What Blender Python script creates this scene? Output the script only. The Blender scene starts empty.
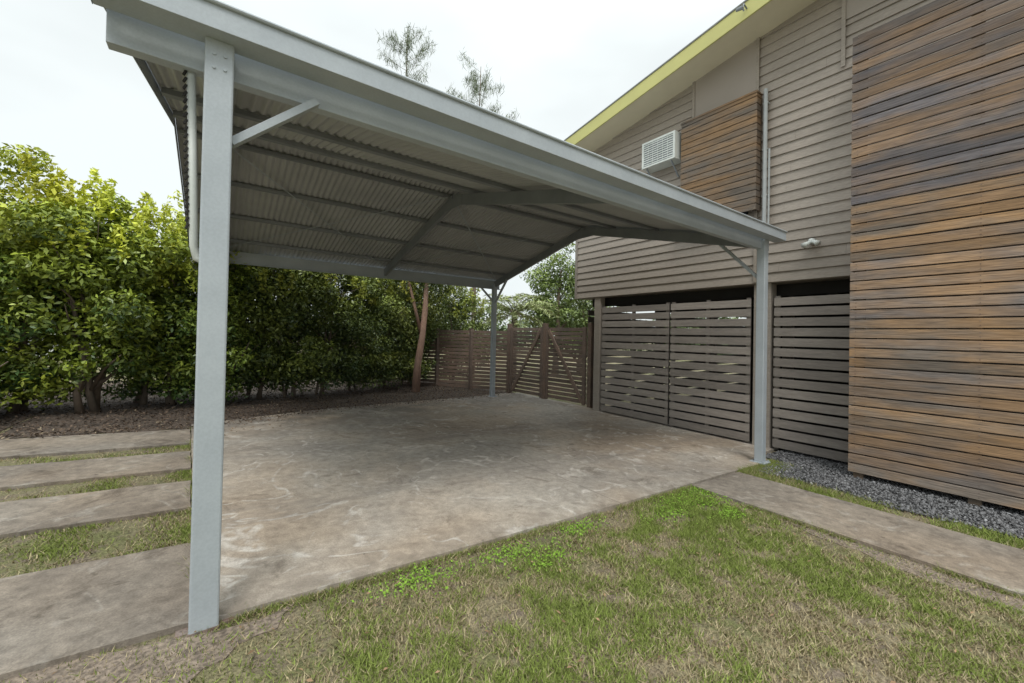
import bpy, math, random
import numpy as np
from mathutils import Vector, Matrix, noise as mn

random.seed(7); rng = np.random.default_rng(7)
S = bpy.context.scene
S.view_settings.view_transform = 'Standard'; S.view_settings.look = 'None'; S.view_settings.exposure = 0
COL = S.collection

def gz(x):
    return -0.047*min(max(x,-2.0),7.5)
def gza(x):
    return -0.047*np.clip(x,-2.0,7.5)

# ------------------------------------------------------------------ materials
def new_mat(name):
    m = bpy.data.materials.new(name); m.use_nodes = True
    nt = m.node_tree; nt.nodes.clear()
    out = nt.nodes.new('ShaderNodeOutputMaterial')
    b = nt.nodes.new('ShaderNodeBsdfPrincipled')
    nt.links.new(b.outputs[0], out.inputs[0])
    return m, nt, b, out

def N(nt, t, **kw):
    n = nt.nodes.new(t)
    for k,v in kw.items(): setattr(n,k,v)
    return n

def noise_node(nt, vec, scale, detail=3, rough=.55, dist=0):
    n = N(nt,'ShaderNodeTexNoise'); n.inputs['Scale'].default_value=scale
    n.inputs['Detail'].default_value=detail; n.inputs['Roughness'].default_value=rough
    n.inputs['Distortion'].default_value=dist
    nt.links.new(vec, n.inputs['Vector']); return n.outputs['Fac']

def mixc(nt, fac, a, b, mode='MIX'):
    n = N(nt,'ShaderNodeMix', data_type='RGBA', blend_type=mode)
    for sock,val in ((n.inputs[0],fac),(n.inputs[6],a),(n.inputs[7],b)):
        if hasattr(val,'is_linked'): nt.links.new(val,sock)
        elif isinstance(val,(tuple,list)): sock.default_value=(*val[:3],1)
        else: sock.default_value=val
    return n.outputs[2]

def ramp(nt, fac, lo, hi):
    n = N(nt,'ShaderNodeMapRange'); n.inputs[1].default_value=lo; n.inputs[2].default_value=hi
    nt.links.new(fac,n.inputs[0]); return n.outputs[0]

def mth(nt, op, a, b=None):
    n = N(nt,'ShaderNodeMath',operation=op)
    for s,v in ((n.inputs[0],a),(n.inputs[1],b)):
        if v is None: continue
        if hasattr(v,'is_linked'): nt.links.new(v,s)
        else: s.default_value=v
    return n.outputs[0]

def coords(nt, stretch=(1,1,1)):
    tc = N(nt,'ShaderNodeTexCoord'); mp = N(nt,'ShaderNodeMapping')
    mp.inputs['Scale'].default_value = stretch
    nt.links.new(tc.outputs['Object'], mp.inputs[0]); return mp.outputs[0]

def mat(name, c1, c2=None, rough=.7, metal=0, scale=3, stretch=(1,1,1), bump=.15, bscale=60, attr=False, fine=.12, bstretch=None, lo=.3, hi=.7):
    m, nt, b, out = new_mat(name)
    if c2 is None: c2 = tuple(x*.75 for x in c1)
    v = coords(nt, stretch)
    f = ramp(nt, noise_node(nt,v,scale,4,.6), lo, hi)
    c = mixc(nt, f, c1, c2)
    if bump>0:
        v2 = coords(nt, bstretch or stretch)
        fn = noise_node(nt,v2,bscale,2,.6)
        c = mixc(nt, fine, c, mixc(nt, ramp(nt,fn,.35,.65), (0,0,0),(1,1,1)), 'OVERLAY')
    if attr:
        a = N(nt,'ShaderNodeAttribute'); a.attribute_name='col'
        c = mixc(nt,1.0,c,a.outputs['Color'],'MULTIPLY')
    nt.links.new(c,b.inputs['Base Color'])
    b.inputs['Roughness'].default_value=rough; b.inputs['Metallic'].default_value=metal
    if bump>0:
        bp = N(nt,'ShaderNodeBump'); bp.inputs['Strength'].default_value=bump; bp.inputs['Distance'].default_value=.01
        nt.links.new(fn,bp.inputs['Height']); nt.links.new(bp.outputs[0],b.inputs['Normal'])
    return m

def leaf_mat(name, gloss=.06, rough=.45):
    m = bpy.data.materials.new(name); m.use_nodes=True; nt=m.node_tree; nt.nodes.clear()
    out=N(nt,'ShaderNodeOutputMaterial'); d=N(nt,'ShaderNodeBsdfDiffuse')
    a = N(nt,'ShaderNodeAttribute'); a.attribute_name='col'
    nt.links.new(a.outputs['Color'],d.inputs[0])
    if gloss>0:
        g=N(nt,'ShaderNodeBsdfGlossy'); g.inputs['Roughness'].default_value=rough; g.inputs[0].default_value=(.8,.85,.8,1)
        mx=N(nt,'ShaderNodeMixShader'); mx.inputs[0].default_value=gloss
        nt.links.new(d.outputs[0],mx.inputs[1]); nt.links.new(g.outputs[0],mx.inputs[2]); nt.links.new(mx.outputs[0],out.inputs[0])
    else: nt.links.new(d.outputs[0],out.inputs[0])
    return m

def concrete(name, base, dark, light, warm, marks=.8, grime=False, gr=.30):
    m, nt, b, out = new_mat(name)
    v = coords(nt)
    c = mixc(nt, ramp(nt,noise_node(nt,v,.55,5,.6,.5),.40,.60), base, dark)
    c = mixc(nt, ramp(nt,noise_node(nt,v,.4,3,.6,.3),.42,.60), c, mixc(nt,1.0,c,warm,'MULTIPLY'))
    n1 = noise_node(nt,v,1.1,3,.55,.9)
    line = ramp(nt, mth(nt,'ABSOLUTE',mth(nt,'SUBTRACT',n1,.5)), .018,.002)
    brk = ramp(nt,noise_node(nt,v,5,3,.7),.43,.58)
    c = mixc(nt, mth(nt,'MULTIPLY',mth(nt,'MULTIPLY',line,brk),marks), c, light)
    st = ramp(nt,noise_node(nt,v,1.6,4,.6,2.0),.59,.65)
    c = mixc(nt, mth(nt,'MULTIPLY',mth(nt,'MULTIPLY',st,brk),.8*marks), c, light)
    mid = noise_node(nt,v,13,4,.68,.3)
    c = mixc(nt, gr, c, mixc(nt, ramp(nt,mid,.3,.7),(.15,.14,.13),(.85,.85,.84)),'OVERLAY')
    sp = noise_node(nt,v,120,2,.7)
    c = mixc(nt, .2, c, mixc(nt, ramp(nt,sp,.3,.7),(0,0,0),(1,1,1)),'OVERLAY')
    blot = ramp(nt,noise_node(nt,v,2.2,6,.76,.8),.56,.66)
    c = mixc(nt, blot, c, mixc(nt,1.0,c,(.62,.60,.58),'MULTIPLY'))
    spots = ramp(nt,noise_node(nt,v,7.5,3,.6,.4),.69,.72)
    c = mixc(nt, mth(nt,'MULTIPLY',spots,.7), c, mixc(nt,1.0,c,(.5,.48,.46),'MULTIPLY'))
    if grime:
        sep=N(nt,'ShaderNodeSeparateXYZ'); nt.links.new(v,sep.inputs[0])
        d = mth(nt,'SUBTRACT', sep.outputs[1], mth(nt,'MULTIPLY',sep.outputs[0],.30))
        gb = mth(nt,'MULTIPLY', ramp(nt,d,4.9,6.8), ramp(nt,noise_node(nt,v,1.9,5,.7),.38,.56))
        c = mixc(nt, mth(nt,'MULTIPLY',gb,.8), c, (.18,.16,.14))
        ge = mth(nt,'MULTIPLY', ramp(nt,sep.outputs[1],2.65,2.28), ramp(nt,noise_node(nt,v,6,4,.7),.38,.58))
        c = mixc(nt, mth(nt,'MULTIPLY',ge,.55), c, (.20,.165,.13))
        # tyre wear bands continuing the driveway strips
        tb = None
        for yc in (3.45,5.15):
            t = ramp(nt, mth(nt,'ABSOLUTE',mth(nt,'SUBTRACT',sep.outputs[1],yc)), .30,.10)
            tb = t if tb is None else mth(nt,'ADD',tb,t)
        wv = coords(nt,(.35,2.2,1)); tb = mth(nt,'MULTIPLY',tb,ramp(nt,noise_node(nt,wv,2.4,4,.7),.42,.62))
        c = mixc(nt, mth(nt,'MULTIPLY',tb,.45), c, (.20,.18,.165))
        j = ramp(nt, mth(nt,'ABSOLUTE',mth(nt,'SUBTRACT',sep.outputs[0],2.86)), .006,.003)
        c = mixc(nt, mth(nt,'MULTIPLY',j,.6), c, (.13,.11,.10))
    nt.links.new(c,b.inputs['Base Color']); b.inputs['Roughness'].default_value=.8
    bp = N(nt,'ShaderNodeBump'); bp.inputs['Strength'].default_value=.3; bp.inputs['Distance'].default_value=.005
    nt.links.new(mid,bp.inputs['Height']); nt.links.new(bp.outputs[0],b.inputs['Normal'])
    return m

M_GALV = mat('galvanised_steel',(.46,.505,.54),(.38,.42,.455),rough=.5,metal=.1,scale=2.5,bump=.02,bscale=90,fine=.04)
M_GALV_ROOF = mat('galvanised_roof_sheet',(.48,.49,.49),(.39,.40,.405),rough=.5,metal=0,scale=1.2,bump=0)
M_DARKSTEEL = mat('purlin_steel',(.26,.28,.30),(.20,.215,.23),rough=.5,metal=.05,scale=3,bump=0)
M_TAUPE = mat('taupe_paint',(.29,.255,.22),(.25,.22,.19),rough=.6,scale=2,stretch=(1,.4,3),bump=.12,bscale=40,attr=True,bstretch=(2,.3,3))
M_FLAT = mat('taupe_sheet',(.35,.30,.26),(.31,.27,.23),rough=.6,scale=1,bump=0)
M_SLAT = mat('taupe_slat',(.31,.275,.245),(.23,.205,.185),rough=.65,scale=4,stretch=(3,.6,6),bump=.15,bscale=25,attr=True,bstretch=(4,.4,6))
M_TIMBER = mat('weathered_timber',(.37,.225,.115),(.215,.175,.14),rough=.85,scale=1.3,stretch=(1,.6,2.4),bump=.2,bscale=22,attr=True,bstretch=(4,.25,9),fine=.35,lo=.38,hi=.60)
M_FENCE = mat('fence_timber',(.19,.135,.105),(.125,.10,.085),rough=.8,scale=3,bump=.3,bscale=25,attr=True,bstretch=(1,1,8),fine=.3)
M_YELLOW = mat('yellow_paint',(.56,.54,.20),(.50,.48,.18),rough=.5,scale=2,bump=0)
M_CREAM = mat('cream_soffit',(.68,.62,.46),(.62,.56,.42),rough=.6,scale=2,bump=0)
M_WHITE = mat('white_plastic',(.68,.71,.68),(.55,.58,.55),rough=.5,scale=6,bump=0)
M_PVC = mat('grey_pvc',(.42,.44,.44),(.34,.36,.36),rough=.45,scale=4,bump=0)
M_DARK = mat('underfloor_shade_and_chain',(.03,.028,.026),rough=.9,bump=0)  # near-black stands in for underfloor shade; chain links share it
M_RUST = mat('rusty_steel',(.16,.09,.06),(.24,.2,.18),rough=.9,scale=14,bump=.2)
M_ROOFTILE = mat('metal_roof',(.2,.2,.19),rough=.6,bump=0)
M_GLASS = mat('window_glass',(.03,.035,.04),rough=.08,bump=0)
M_BARK = mat('bark',(.20,.15,.11),(.11,.09,.07),rough=.9,scale=8,stretch=(1,1,.3),bump=.8,bscale=30)
M_REDBARK = mat('red_bark',(.34,.21,.15),(.22,.15,.12),rough=.9,scale=8,stretch=(1,1,.3),bump=.6,bscale=30)
M_LEAF = leaf_mat('leaf',.05,.4)
M_GRASS = leaf_mat('grass_blade',0)
M_LITTER = leaf_mat('leaf_litter',0)
M_STONE = mat('gravel_stone',(1,1,1),(.8,.8,.8),rough=.85,scale=30,bump=0,attr=True)
M_SLAB = concrete('slab_concrete',(.455,.41,.355),(.33,.30,.265),(.62,.58,.53),(1.0,.90,.80),.85,True,.34)
M_PATH = concrete('path_concrete',(.28,.245,.205),(.19,.165,.14),(.36,.33,.29),(.98,.9,.82),.6,False,.45)
M_MULCH = mat('mulch',(.12,.09,.07),(.065,.05,.04),rough=.95,scale=3,bump=1,bscale=40,fine=.5)
M_GRAVELBED = mat('gravel_bed',(.06,.06,.062),rough=.95,bump=1,bscale=60)
M_DIRT = mat('dirt',(.25,.20,.155),(.17,.135,.105),rough=.95,scale=5,bump=.8,bscale=50,fine=.4)

def ground_mat():
    m, nt, b, out = new_mat('lawn_soil')
    v = coords(nt)
    c = mixc(nt, ramp(nt,noise_node(nt,v,1.3,4,.6),.4,.6),(.15,.155,.06),(.24,.20,.125))
    c = mixc(nt, ramp(nt,noise_node(nt,v,6,4,.7),.5,.65),c,(.19,.15,.11))
    fn = noise_node(nt,v,70,3,.7)
    c = mixc(nt,.6,c,mixc(nt,ramp(nt,fn,.3,.7),(0,0,0),(1,1,1)),'OVERLAY')
    nt.links.new(c,b.inputs['Base Color']); b.inputs['Roughness'].default_value=.95
    bp = N(nt,'ShaderNodeBump'); bp.inputs['Strength'].default_value=.9; bp.inputs['Distance'].default_value=.015
    nt.links.new(fn,bp.inputs['Height']); nt.links.new(bp.outputs[0],b.inputs['Normal'])
    return m
M_GROUND = ground_mat()

# ------------------------------------------------------------------ mesh helpers
def empty(name):
    e = bpy.data.objects.new(name,None); COL.objects.link(e); e.empty_display_size=.2; return e

class MB:
    def __init__(s): s.v=[]; s.f=[]; s.c=[]
    def add(s, vs, fs, col=(1,1,1)):
        o=len(s.v); s.v += [tuple(p) for p in vs]; s.f += [tuple(i+o for i in f) for f in fs]; s.c += [(*col,1)]*len(vs)
    BF = [(0,3,2,1),(4,5,6,7),(0,1,5,4),(1,2,6,5),(2,3,7,6),(3,0,4,7)]
    def box(s,a,b,col=(1,1,1)):
        x0,y0,z0=a; x1,y1,z1=b
        s.add([(x0,y0,z0),(x1,y0,z0),(x1,y1,z0),(x0,y1,z0),(x0,y0,z1),(x1,y0,z1),(x1,y1,z1),(x0,y1,z1)],s.BF,col)
    def hexa(s,vs,col=(1,1,1)): s.add(vs,s.BF,col)
    def beam(s,p0,p1,w,h,col=(1,1,1),up=(0,0,1)):
        p0=Vector(p0);p1=Vector(p1); d=(p1-p0).normalized(); u=Vector(up)
        r=d.cross(u)
        if r.length<1e-4: r=d.cross(Vector((0,1,0)))
        r.normalize(); u=r.cross(d).normalized(); r*=w/2; u*=h/2
        s.hexa([p0-r-u,p0+r-u,p1+r-u,p1-r-u,p0-r+u,p0+r+u,p1+r+u,p1-r+u],col)
    def tube(s,pts,rad,seg=8,col=(1,1,1)):
        pts=[Vector(p) for p in pts]; vs=[]; fs=[]
        for i,p in enumerate(pts):
            d=(pts[min(i+1,len(pts)-1)]-pts[max(i-1,0)]).normalized()
            a=d.cross(Vector((0.13,1,0.07))).normalized(); b=d.cross(a)
            for k in range(seg):
                t=2*math.pi*k/seg; vs.append(p+(a*math.cos(t)+b*math.sin(t))*rad[i])
        for i in range(len(pts)-1):
            for k in range(seg):
                k2=(k+1)%seg; fs.append((i*seg+k,i*seg+k2,(i+1)*seg+k2,(i+1)*seg+k))
        fs.append(tuple(range(seg))[::-1]); fs.append(tuple((len(pts)-1)*seg+k for k in range(seg)))
        s.add(vs,fs,col)
    def prism(s,poly,ztop,zbot,col=(1,1,1)):
        n=len(poly); vs=[(x,y,ztop(x,y)) for x,y in poly]+[(x,y,zbot(x,y)) for x,y in poly]
        fs=[tuple(range(n)),tuple(range(n,2*n))[::-1]]+[(i,i+n,(i+1)%n+n,(i+1)%n) for i in range(n)]
        s.add(vs,fs,col)
    def build(s,name,m,parent=None,bevel=0,smooth=False):
        me=bpy.data.meshes.new(name); me.from_pydata(s.v,[],s.f)
        ca=me.color_attributes.new('col','FLOAT_COLOR','POINT')
        ca.data.foreach_set('color',np.array(s.c,dtype=np.float32).ravel())
        me.materials.append(m); me.update()
        if smooth:
            me.polygons.foreach_set('use_smooth',[True]*len(me.polygons))
        o=bpy.data.objects.new(name,me); COL.objects.link(o)
        if parent: o.parent=parent
        if bevel>0:
            bv=o.modifiers.new('b','BEVEL'); bv.width=bevel; bv.segments=2; bv.limit_method='ANGLE'
        return o

def np_mesh(name, V, nper, cols, m, parent=None, faces=None):
    n=V.shape[0]; me=bpy.data.meshes.new(name)
    me.vertices.add(n*nper); me.vertices.foreach_set('co',V.astype(np.float32).ravel())
    if faces is None: faces=[tuple(range(nper))]
    k=len(faces[0]); F=np.array(faces)
    idx=(np.arange(n)[:,None,None]*nper+F[None]).reshape(-1)
    npoly=n*len(faces)
    me.loops.add(len(idx)); me.loops.foreach_set('vertex_index',idx.astype(np.int32))
    me.polygons.add(npoly); me.polygons.foreach_set('loop_start',(np.arange(npoly)*k).astype(np.int32))
    me.update(calc_edges=True)
    ca=me.color_attributes.new('col','FLOAT_COLOR','POINT')
    C=np.ones((n,nper,4),dtype=np.float32); C[:,:,:3]=np.clip(cols,0,1)[:,None,:]
    ca.data.foreach_set('color',C.ravel())
    me.materials.append(m)
    o=bpy.data.objects.new(name,me); COL.objects.link(o)
    if parent: o.parent=parent
    return o

def unit(a): return a/np.maximum(np.linalg.norm(a,axis=1,keepdims=True),1e-6)

def leaves(name,P,Nn,size,asp,cols,m,parent=None,axis=None):
    n=len(P); Nn=unit(Nn)
    r=rng.normal(size=(n,3)) if axis is None else axis+rng.normal(size=(n,3))*.25
    a=unit(r-(r*Nn).sum(1,keepdims=True)*Nn); b=np.cross(Nn,a)
    s=size[:,None]
    V=np.stack([P-a*s*.5, P+b*s*asp*.5+Nn*s*.06, P+a*s*.5-Nn*s*.08, P-b*s*asp*.5+Nn*s*.06],1)
    return np_mesh(name,V,4,cols,m,parent)

def crown(c,rad,ncl,nl,clr=(.25,.5),bright=(.16,.26,.035),dark=(.035,.075,.015),zmin=None,lift=0.,topb=None):
    c=np.array(c);rad=np.array(rad)
    d=unit(rng.normal(size=(ncl,3))); rr=rng.uniform(.35,1.0,ncl)**.6
    cc=c+d*rr[:,None]*rad*(1+.24*rng.normal(size=(ncl,1)))
    cr=rng.uniform(*clr,ncl); cb=rng.uniform(.0,1,ncl)
    w=cr**2; w/=w.sum(); k=rng.choice(ncl,nl,p=w)
    ld=unit(rng.normal(size=(nl,3))); lr=rng.uniform(.2,1,nl)**.5
    P=cc[k]+ld*(lr*cr[k])[:,None]*np.array([1,1,.75])
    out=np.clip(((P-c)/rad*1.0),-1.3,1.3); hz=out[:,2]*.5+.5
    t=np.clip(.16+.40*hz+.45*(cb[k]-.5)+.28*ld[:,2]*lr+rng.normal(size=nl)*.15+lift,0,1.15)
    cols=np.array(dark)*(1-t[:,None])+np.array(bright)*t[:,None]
    cols*=rng.uniform(.8,1.2,(nl,1))
    Nn=ld*.6+rng.normal(size=(nl,3))*.6+np.array([0,0,.5])
    if zmin is not None:
        q=P[:,2]>zmin+rng.uniform(0,.25,nl); P,Nn,cols=P[q],Nn[q],cols[q]
    return P,Nn,cols

def trunk_limbs(mb,base,top,r0,nlimb,spread,seed):
    rr=random.Random(seed); b=Vector(base); t=Vector(top); pts=[];rad=[]
    n=7
    for i in range(n+1):
        f=i/n; p=b.lerp(t,f)+Vector((rr.uniform(-1,1),rr.uniform(-1,1),0))*.05*(1 if 0<i else 0)
        pts.append(p); rad.append(r0*(1.25 if i==0 else 1)*(1-.75*f))
    mb.tube(pts,rad,8)
    for j in range(nlimb):
        k=rr.randint(1,n-1); p=pts[k]; a=rr.uniform(0,2*math.pi); L=spread*rr.uniform(.5,1)
        e=p+Vector((math.cos(a)*L,math.sin(a)*L,L*rr.uniform(.6,1.3)))
        mid=p.lerp(e,.5)+Vector((rr.uniform(-.1,.1),rr.uniform(-.1,.1),.08))
        mb.tube([p,mid,e],[rad[k]*.6,rad[k]*.42,rad[k]*.12],6)

def shrub(name,x,y,h,rx,ry,nl,seed,bright,dark,zlow=.45,size=.085,trunks=3,lift=0,asp=.42,barkm=None,orange=False,r0=.035,skirt=True):
    e=empty(name); g=gz(x); mb=MB(); rr=random.Random(seed)
    for t in range(trunks):
        bx=x+rr.uniform(-.25,.25); by=y+rr.uniform(-.2,.2)
        trunk_limbs(mb,(bx,by,g-.05),(x+rr.uniform(-.6,.6)*rx,y+rr.uniform(-.5,.5)*ry,g+h*.8),r0+rr.uniform(0,.025),6,.7,seed*10+t)
    mb.build('trunk',barkm or M_BARK,e,smooth=True)
    zc=g+(h+zlow)/2
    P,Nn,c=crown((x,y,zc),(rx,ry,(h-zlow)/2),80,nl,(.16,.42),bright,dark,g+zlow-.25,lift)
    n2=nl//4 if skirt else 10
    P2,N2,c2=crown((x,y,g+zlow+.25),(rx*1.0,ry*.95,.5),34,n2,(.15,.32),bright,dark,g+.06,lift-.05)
    shoots=[];sc=[]
    for s in range(46):
        a=rr.uniform(0,6.28); q=math.sqrt(rr.random())*.98; sx=x+math.cos(a)*rx*q; sy=y+math.sin(a)*ry*q; sz=g+zlow+(h-zlow)*(.5+.5*math.sqrt(max(0,1-q*q)))-.15
        L=rr.uniform(.2,.68); lx,ly=rr.uniform(-.35,.35),rr.uniform(-.35,.35); br=rr.uniform(.85,1.35)
        for t in range(int(30+L*50)):
            f=rr.random(); w=.05*(1-f)+.02; shoots.append((sx+lx*f*L+rr.gauss(0,w),sy+ly*f*L+rr.gauss(0,w),sz+f*L)); sc.append(np.array(bright)*br*rr.uniform(.8,1.2)*np.array([1.12,1.02,.9]))
    P=np.concatenate([P,P2,np.array(shoots)]); c=np.concatenate([c,c2,np.array(sc)]); Nn=np.concatenate([Nn,N2,rng.normal(size=(len(shoots),3))])
    if orange:
        cl=rng.choice(len(P),40); q=np.zeros(len(P),bool)
        for i in cl: q|=(np.linalg.norm(P-P[i],axis=1)<.09)&(rng.uniform(size=len(P))<.6)
        c[q]=np.array([.62,.22,.05])
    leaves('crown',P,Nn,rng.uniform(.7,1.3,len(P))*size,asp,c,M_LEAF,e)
    return e

# ------------------------------------------------------------------ ground
mb=MB()
xs=[-400,-60,-12,-2,2,7.5,30,400]; ys=[-400,-30,-5,0,5,12,40,400]
vs=[(x,y,gz(x)) for x in xs for y in ys]; fs=[]
for i in range(len(xs)-1):
    for j in range(len(ys)-1):
        a=i*len(ys)+j; fs.append((a,a+len(ys),a+len(ys)+1,a+1))
mb.add(vs,fs); mb.build('ground',M_GROUND)

def xe(y): return -.055-.205*(y-2.27)/4.68
mb=MB()
poly=[(xe(2.27),2.27),(4.0,2.29),(5.05,2.30),(5.86,2.31),(6.1,2.45),(6.3,2.56),(6.95,2.6),(6.95,9.2),(6.4,9.15),(5.3,8.75),(1.65,7.8),(xe(6.95),6.95)]
def jag(poly,step=.12,amp=.012,seed=0):
    out=[]; n=len(poly)
    for i in range(n):
        a=Vector(poly[i]); b=Vector(poly[(i+1)%n]); L=(b-a).length; k=max(1,int(L/step)); nrm=Vector((b.y-a.y,a.x-b.x)).normalized()
        for j in range(k):
            p=a.lerp(b,j/k); o=mn.noise(Vector((p.x*3,p.y*3,seed)))*amp*2+mn.noise(Vector((p.x*15,p.y*15,seed)))*amp
            if j==0: o*=.2
            out.append(tuple(p+nrm*o))
    return out
mb.prism(jag(poly,amp=.003),lambda x,y:gz(x)+.035,lambda x,y:gz(x)-.1)
mb.build('concrete_slab',M_SLAB)

for y0,y1 in [(2.30,3.15),(3.78,4.44),(4.83,5.50),(5.87,6.70)]:
    mb=MB()
    mb.prism(jag([(-1.98,y0),(xe(y0)-.008,y0),(xe(y1)-.008,y1),(-1.98,y1)],amp=.004,seed=y0),lambda x,y:gz(max(x,-1.98))+.028,lambda x,y:gz(x)-.1)
    mb.prism(jag([(-9,y0),(-1.99,y0),(-1.99,y1),(-9,y1)],amp=.004,seed=y0+1),lambda x,y:gz(x)+.028,lambda x,y:gz(x)-.1)
    mb.build('concrete_driveway_strip',M_PATH)

mb=MB()
for (a,b) in [(-6,-3.2),(-3.19,-.9),(-.885,2.262)]:
    mb.prism(jag([(3.95,a),(4.95,a),(4.95,b),(3.95,b)],amp=.006,seed=3),lambda x,y:gz(x)+.03,lambda x,y:gz(x)-.1)
mb.build('concrete_footpath',M_PATH)

mb=MB(); mb.prism(jag([(5.27,-6),(7.4,-6),(7.4,2.55),(6.28,2.52),(5.95,2.25),(5.27,2.2)],amp=.04),lambda x,y:gz(x)+.006,lambda x,y:gz(x)-.05)
g=mb.build('gravel_bed',M_GRAVELBED)
n=17000
X=rng.uniform(5.2,7.0,n); Y=np.where(rng.uniform(size=n)<.85,rng.uniform(-.6,2.5,n),rng.uniform(-5,-.6,n))
keep=(X>5.27+.06*np.sin(Y*5)+rng.normal(size=n)*.02)&~((X<6.1)&(Y>2.22))
X,Y=X[keep],Y[keep]; n=len(X)
o8=np.array([(1,0,0),(-1,0,0),(0,1,0),(0,-1,0),(0,0,1),(0,0,-1)],float)
sc=rng.uniform(.55,1.3,(n,1,3))*rng.uniform(.009,.02,(n,1,1)); sc[:,:,2]*=.75
V=o8[None]*sc+rng.normal(size=(n,6,3))*.0025
ang=rng.uniform(0,6.28,n); ca,sa=np.cos(ang)[:,None],np.sin(ang)[:,None]
V=np.stack([V[:,:,0]*ca-V[:,:,1]*sa+V[:,:,2]*.3,V[:,:,0]*sa+V[:,:,1]*ca,V[:,:,2]+V[:,:,0]*.3],2)
V+=np.stack([X,Y,gza(X)+.012+rng.uniform(0,.018,n)],1)[:,None,:]
gc=rng.uniform(.06,.25,(n,1))*np.array([[1,1,1.03]]); gc[rng.uniform(size=n)<.06]*=1.8
np_mesh('gravel_stones',V,6,gc,M_STONE,g,faces=[(0,2,4),(2,1,4),(1,3,4),(3,0,4),(2,0,5),(1,2,5),(3,1,5),(0,3,5)])

mb=MB()
mb.prism(jag([(-2,6.78),(-.2,6.8),(1.65,7.7),(5.3,8.6),(6.4,9.05),(6.9,9.3),(6.9,13),(-2,13)],step=.3,amp=.1,seed=9),lambda x,y:gz(x)+.008,lambda x,y:gz(x)-.06)
mb.prism([(-14,6.85),(-2.02,6.78),(-2.02,13),(-14,13)],lambda x,y:gz(x)+.008,lambda x,y:gz(x)-.06)
mb.build('mulch_bed',M_MULCH)
n=34000
X=rng.uniform(-7,6.9,n); Y=6.6+rng.uniform(0,1,n)**1.3*6
edge=np.interp(X,[-14,-.2,1.65,5.3,6.9],[6.75,6.75,7.65,8.6,9.2])
q=Y>edge-np.abs(rng.normal(size=n))*.12; X,Y,edge=X[q],Y[q],edge[q]; n=len(X)
lc=np.array([.19,.14,.105])*rng.uniform(.15,1.1,(n,1)); lc[rng.uniform(size=n)<.05]=[.32,.26,.18]
leaves('fallen_leaves',np.stack([X,Y,gza(X)+.012+rng.uniform(0,.03,n)+.02*(Y<edge+.1)],1),rng.normal(size=(n,3))*.35+[0,0,1],rng.uniform(.02,.055,n),.45,lc,M_LITTER)
n=700
X=rng.uniform(-.1,6.7,n);Y=np.interp(X,[-.2,1.65,5.3,6.9],[6.8,7.75,8.7,9.2])-np.abs(rng.normal(size=n))*.35
lc=np.array([.25,.18,.12])*rng.uniform(.4,1.2,(n,1))
leaves('fallen_leaves',np.stack([X,Y,gza(X)+.042],1),rng.normal(size=(n,3))*.15+[0,0,1],rng.uniform(.02,.045,n),.45,lc,M_LITTER)

mb=MB(); mb.prism(jag([(-1.4,1.75),(-.4,1.8),(.25,2.1),(.35,2.26),(-.12,2.262),(-1.4,2.26)],step=.07,amp=.06,seed=4),lambda x,y:gz(x)+.006,lambda x,y:gz(x)-.05)
mb.prism(jag([(3.62,-.4),(3.93,-.6),(3.93,1.5),(3.8,1.2),(3.72,.6)],step=.07,amp=.05,seed=5),lambda x,y:gz(x)+.006,lambda x,y:gz(x)-.05)
mb.build('bare_dirt',M_DIRT)

# ------------------------------------------------------------------ grass
def blades(name,X,Y,H,green,parent=None,zoff=0):
    n=len(X); a=rng.uniform(0,6.283,n); w=rng.uniform(.0018,.0038,n)
    lean=rng.normal(size=(n,2))*H[:,None]*.7
    B=np.stack([X,Y,gza(X)+zoff],1); d=np.stack([np.cos(a)*w,np.sin(a)*w,0*a],1)
    T=B+np.stack([lean[:,0],lean[:,1],H],1)
    V=np.stack([B-d,B+d,T],1)
    gr=np.array([.165,.205,.055]); gr2=np.array([.28,.34,.09]); st=np.array([.48,.41,.25]); br=np.array([.24,.185,.12])
    u=rng.uniform(size=(n,1)); G=gr*(1-u)+gr2*u; u2=rng.uniform(size=(n,1))**1.3; D=st*(1-u2)+br*u2
    isg=(rng.uniform(size=n)<green)[:,None]
    c=np.where(isg,G,D)*rng.uniform(.75,1.2,(n,1))
    return np_mesh(name,V,3,c,M_GRASS,parent)

def pn(X,Y,s,seed):
    return np.array([mn.noise(Vector((x*s,y*s,seed))) for x,y in zip(X,Y)])
n=400000
m1=rng.uniform(size=n)<.86
X=np.where(m1,rng.uniform(-.9,3.95,n),rng.uniform(-4,3.95,n)); Y=np.where(m1,rng.uniform(-.2,2.29,n),rng.uniform(-3,2.29,n))
p1=pn(X,Y,1.1,1.0); p2=pn(X,Y,4.5,5.0); p3=pn(X,Y,11,3.)
green=np.clip(.43+.8*p1+.85*p2+.4*p3+.12*np.clip((Y-1.3)/1,-1,1)+.25*np.clip((X-2.6),-.3,1)*(Y>1.2),.08,.95)
patch=np.exp(-(((X-3.35)/.5)**2+((Y-2.0)/.25)**2))+.7*np.exp(-(((X-1.6)/.3)**2+((Y-2.05)/.16)**2))
green=np.clip(green+.6*patch,0,1)
bare=((X<.45)&(Y>1.75)&(Y<2.3)&(X>-1.6))|((X>3.68+.1*p2)&(Y<1.4))
edgebare=(Y>2.12+.12*p1)&(X<2.9)
dens=np.clip(.70+1.3*p2+.7*p3+.35*p1,.10,1); dens=np.where(bare,.14,dens); dens=np.where(edgebare,dens*.4,dens)
q=rng.uniform(size=n)<dens
H=rng.uniform(.010,.028,n)*(1+.8*patch+.4*np.clip(p1,0,1)+.6*np.clip(p3,0,1))
blades('lawn_grass',X[q],Y[q],H[q],green[q])
XX=[];YY=[];GG=[];HH=[]
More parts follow.
